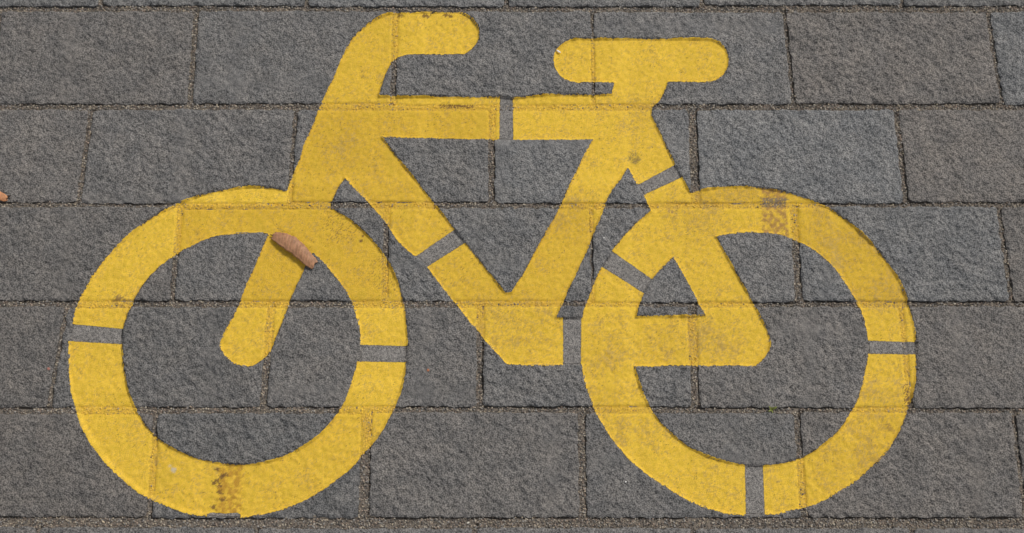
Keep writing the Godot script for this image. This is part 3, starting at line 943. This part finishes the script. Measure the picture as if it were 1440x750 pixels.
# ---------------------------------------------------------------- the scene
func _ready() -> void:
	rng.seed = 20
	# camera: hand-held, looking down at the symbol
	var cam := Camera3D.new()
	cam.name = "camera"
	cam.fov = 23.253
	cam.near = 0.05
	cam.far = 600.0
	add_child(cam)
	cam.look_at_from_position(Vector3(0, 1.44412, 0.36006), Vector3.ZERO, Vector3(0, 0, -1))
	cam.current = true
	# sky and sun: bright hazy daylight, the sun behind thin cloud
	var env := Environment.new()
	env.background_mode = Environment.BG_SKY
	var sky_mat := ProceduralSkyMaterial.new()
	sky_mat.sky_top_color = Color(0.80, 0.81, 0.83)
	sky_mat.sky_horizon_color = Color(0.82, 0.82, 0.82)
	sky_mat.sky_curve = 0.2
	sky_mat.ground_bottom_color = Color(0.30, 0.29, 0.28)
	sky_mat.ground_horizon_color = Color(0.55, 0.55, 0.55)
	var sky := Sky.new()
	sky.sky_material = sky_mat
	env.sky = sky
	env.background_energy_multiplier = 0.55
	env.tonemap_mode = Environment.TONE_MAPPER_LINEAR
	env.tonemap_exposure = 1.0
	env.sdfgi_enabled = true
	env.ssao_enabled = true
	env.ssil_enabled = true
	var we := WorldEnvironment.new()
	we.name = "world_environment"
	we.environment = env
	add_child(we)
	var sun := DirectionalLight3D.new()
	sun.name = "sun"
	sun.light_color = Color(1.0, 0.97, 0.93)
	sun.light_energy = 0.95
	sun.light_angular_distance = 11.0
	sun.shadow_enabled = true
	add_child(sun)
	sun.look_at_from_position(Vector3(0.60, 1.0, -0.70), Vector3.ZERO, Vector3.UP)

	# noise fields (coordinates in millimetres)
	n_low = noise(0.016, 31)
	n_mid = noise(0.066, 32, FastNoiseLite.TYPE_SIMPLEX, 3)
	n_cell = noise(0.085, 33, FastNoiseLite.TYPE_CELLULAR)
	n_edge = noise(0.22, 34, FastNoiseLite.TYPE_SIMPLEX, 3)
	n_tone = noise(0.022, 35, FastNoiseLite.TYPE_SIMPLEX, 4)
	n_crease = noise(0.055, 37, FastNoiseLite.TYPE_SIMPLEX, 2)
	n_fine = noise(0.34, 36, FastNoiseLite.TYPE_SIMPLEX, 2)
	var stone_tex := stone_textures()
	var stone := surface(stone_tex, 0.145, 0.92, 0.3)
	var paint_tex := paint_textures()
	var paint := surface(paint_tex, 0.11, 0.7, 0.35)
	var sand := surface([], 0.0, 0.95, 0.2)

	lay_out()
	draw_plan()

	# the ground everything is bedded on
	var ground_mat := StandardMaterial3D.new()
	ground_mat.albedo_color = Color(0.33, 0.32, 0.31)
	ground_mat.roughness = 1.0
	var pm := PlaneMesh.new()
	pm.size = Vector2(500, 500)
	var ground := put("ground", pm, ground_mat, self)
	ground.position.y = -0.0605
	ground.set_meta("kind", "structure")

	# pavement > paving blocks, joint sand
	var pavement := Node3D.new()
	pavement.name = "pavement"
	pavement.set_meta("kind", "structure")
	add_child(pavement)
	for b in pv.size():
		var q: Array = pv[b]
		var seen: bool = q[2] > -0.66 and q[0] < 0.66 and q[5] > -0.37 and q[4] < 0.33
		var m := build_block(b, 136, 68, true) if seen else build_block(b, 22, 11, false)
		put("paving_block", m, stone, pavement)
	var bed := Sheet.new()
	for ri in rows.size() - 1:
		var near: bool = absf(rows[ri][1]) < 0.42
		for part in [[-1.6, -0.70], [-0.70, 0.70], [0.70, 1.6]]:
			var close: bool = near and part[0] == -0.70
			sand_strip(bed, part[0], part[1], rows[ri][1] - 0.002, rows[ri + 1][0] + 0.002, 0.004 if close else 0.03, 9 if close else 2, true, 0.0)
	for q in joints_v:
		var close: bool = absf(q[1]) < 0.70 and absf(rows[q[0]][0] + 0.06) < 0.45
		sand_strip(bed, q[1] - 0.0015, q[2] + 0.0015, rows[q[0]][0] - 0.001, rows[q[0]][1] + 0.001, 0.004 if close else 0.03, 8 if close else 2, false, q[3])
	var bed_o := put("joint_sand", mesh_of(bed.v, bed.n, bed.c, bed.uv, bed.idx), sand, pavement)
	bed_o.set_meta("kind", "stuff")
	# blocks that go on around those built one by one
	var far := Sheet.new()
	var pitch := 0.2405
	var z_up: float = rows[0][0]
	var z_down: float = rows[rows.size() - 1][1]
	var spans := []                                   # [z0, z1, first x, last x]
	for r in rows.size():
		var js: Array = rows[r][2]
		for k in 11:
			spans.append([rows[r][0], rows[r][1], js[0][1] - (k + 1) * pitch, js[0][0] - k * pitch])
			spans.append([rows[r][0], rows[r][1], js[js.size() - 1][1] + k * pitch, js[js.size() - 1][0] + (k + 1) * pitch])
	for r in 26:
		for k in range(-18, 18):
			var x0 := k * pitch + (0.12 if r % 2 == 0 else 0.0)
			spans.append([z_up - (r + 1) * 0.1225, z_up - (r + 1) * 0.1225 + 0.1145, x0, x0 + 0.233])
			spans.append([z_down + r * 0.1225 + 0.008, z_down + (r + 1) * 0.1225, x0, x0 + 0.233])
	for n in spans.size():
		var s: Array = spans[n]
		var base := far.v.size()
		var tone: Color = pv_tone[(n * 37) % pv_tone.size()]
		var low := -0.0030 - 0.00015 * (n % 7)
		for y in [0.0, -0.05, low]:
			var grow := 0.005 if y == low else 0.0
			for p in [Vector2(s[2] - grow, s[0] - grow), Vector2(s[3] + grow, s[0] - grow), Vector2(s[3] + grow, s[1] + grow), Vector2(s[2] - grow, s[1] + grow)]:
				far.v.append(Vector3(p.x, y, p.y))
				far.n.append(Vector3.UP)
				far.c.append(Color(0.25, 0.22, 0.19) if y == low else tone)
				far.uv.append(p / 0.32 + Vector2(0.37 * n, 0.61 * n))
		far.idx.append_array([base, base + 1, base + 2, base, base + 2, base + 3])
		far.idx.append_array([base + 8, base + 9, base + 10, base + 8, base + 10, base + 11])
		for e in 4:
			var a := base + e
			var d := base + (e + 1) % 4
			far.idx.append_array([a, a + 4, d, d, a + 4, d + 4])
	var far_o := put("outer_paving", mesh_of(far.v, far.n, far.c, far.uv, far.idx), stone, pavement)
	far_o.set_meta("kind", "stuff")

	# the bicycle symbol
	lay_film()
	var mark := Node3D.new()
	mark.name = "bicycle_symbol"
	tag(mark, "large yellow bicycle symbol painted in the milled face of grey paving blocks", "road marking")
	add_child(mark)
	var sheets := cut_film(bare, false)
	var wheels := []
	for s in 2:
		var w := Node3D.new()
		w.name = RINGS[s][0]
		mark.add_child(w)
		wheels.append(w)
	var keys := sheets.keys()
	keys.sort()
	for key in keys:
		var s: Sheet = sheets[key]
		if s.idx.size() < 90:
			continue
		var m := mesh_of(s.v, s.n, s.c, s.uv, s.idx)
		var o: int = key / 10
		if o < 2:
			put("rim_segment", m, paint, wheels[o])
		else:
			put(SHAPES[o - 2][0], m, paint, mark)

	# the smooth milled stone left bare in the gaps of the symbol
	for q in film_c.size():
		if strip_of[q] < 255:
			var k := 1.0 + 0.16 * n_mid.get_noise_2d(q % gw, q / gw) + 0.10 * n_fine.get_noise_2d(q % gw, q / gw)
			film_c[q] = Color(0.362 * k, 0.350 * k, 0.341 * k)
	var fine_stone := surface(stone_tex, 0.06, 0.95, 0.25)
	var strips := cut_film(strip, true)
	for key in strips:
		var s: Sheet = strips[key]
		if s.idx.size() > 90:
			put("milled_strip", mesh_of(s.v, s.n, s.c, s.uv, s.idx), fine_stone, pavement)

	# grains of the jointing sand
	var loose := []
	var painted := []
	scatter_grains(loose, painted)
	var grain := lump(3, 0.8)
	var grain_mat := StandardMaterial3D.new()
	grain_mat.vertex_color_use_as_albedo = true
	grain_mat.roughness = 0.85
	grain_cloud("joint_grit", loose, grain, grain_mat, pavement)
	grain_cloud("painted_grit", painted, grain, grain_mat, mark)

	# things lying about
	var leaf := rolled_leaf("dead_leaf", 0.061, 0.0106, 0.93, Color(0.345, 0.178, 0.095), 3.0)
	leaf.position = Vector3(-0.2755, -0.0018, -0.0375)
	leaf.rotation.y = -0.585
	tag(leaf, "rolled pinkish brown dead leaf lying between the fork and rim of the yellow bicycle", "leaf")
	var leaf2 := rolled_leaf("dead_leaf", 0.048, 0.0075, 0.85, Color(0.42, 0.19, 0.085), 11.0)
	leaf2.position = Vector3(-0.587, -0.0005, -0.0835)
	leaf2.rotation.y = PI - 0.2
	tag(leaf2, "orange brown dead leaf lying over a joint on bare grey paving blocks", "leaf")
	pebble("white stone chip lying on the rounded saddle nose of the yellow bicycle", "stone chip", Vector3(0.0562, -0.0012, -0.266), Vector3(0.0032, 0.0012, 0.0016), Color(0.85, 0.83, 0.79), -0.6, 41, "stone_chip")
	pebble("tiny white pebble beside the seat tube on a grey paving block", "pebble", Vector3(0.1059, 0.0008, -0.0338), Vector3(0.0013, 0.001, 0.0011), Color(0.75, 0.75, 0.74), 0.2, 42)
	pebble("tiny white pebble on the block outside the rear wheel's lower rim", "pebble", Vector3(0.1255, 0.0008, 0.2449), Vector3(0.0014, 0.001, 0.0012), Color(0.78, 0.78, 0.77), 0.9, 43)
	pebble("pale pebble in the sandy joint below the bottom bracket", "pebble", Vector3(-0.0482, -0.0018, 0.2893), Vector3(0.0021, 0.0014, 0.0013), Color(0.62, 0.59, 0.53), 0.5, 44)
	pebble("cream pebble in the sandy joint below the front wheel", "pebble", Vector3(-0.4484, -0.0018, 0.2878), Vector3(0.0023, 0.0014, 0.0014), Color(0.60, 0.50, 0.36), -0.5, 45)
	pebble("reddish crumb on the dark block beside the gap in the front wheel's outer rim", "brick crumb", Vector3(-0.5221, 0.0006, 0.1188), Vector3(0.0022, 0.0008, 0.0024), Color(0.34, 0.15, 0.12), 0.4, 46, "brick_crumb")
	pebble("orange red crumb on the block between front wheel and bottom bracket", "brick crumb", Vector3(-0.0945, 0.0006, 0.1205), Vector3(0.0020, 0.0008, 0.0020), Color(0.36, 0.14, 0.07), 1.2, 47, "brick_crumb")
	# a seedling in the joint inside the rear wheel
	var weed := Node3D.new()
	weed.name = "weed_seedling"
	weed.position = Vector3(0.2905, -0.0022, 0.1650)
	tag(weed, "small pale green seedling in the sandy joint inside the rear wheel", "weed")
	add_child(weed)
	var wm := StandardMaterial3D.new()
	wm.albedo_color = Color(0.42, 0.45, 0.20)
	wm.roughness = 0.6
	wm.cull_mode = BaseMaterial3D.CULL_DISABLED
	for k in 5:
		var st := SurfaceTool.new()
		st.begin(Mesh.PRIMITIVE_TRIANGLES)
		var len: float = [0.0065, 0.0052, 0.0048, 0.0042, 0.0035][k]
		for e in 6:
			for side in 2:
				var t := e / 5.0
				var wd := len * 0.2 * sin(PI * (0.08 + 0.9 * t)) * (1.0 if side == 0 else -1.0)
				st.add_vertex(Vector3(len * t, 0.0012 + len * 0.55 * sin(t * 2.0), wd))
		for e in 5:
			for i in [0, 1, 2, 2, 1, 3]:
				st.add_index(e * 2 + i)
		st.generate_normals()
		var lf := put("leaf", st.commit(), wm, weed)
		lf.rotation.y = [0.5, 2.3, 3.6, 4.9, 1.3][k]
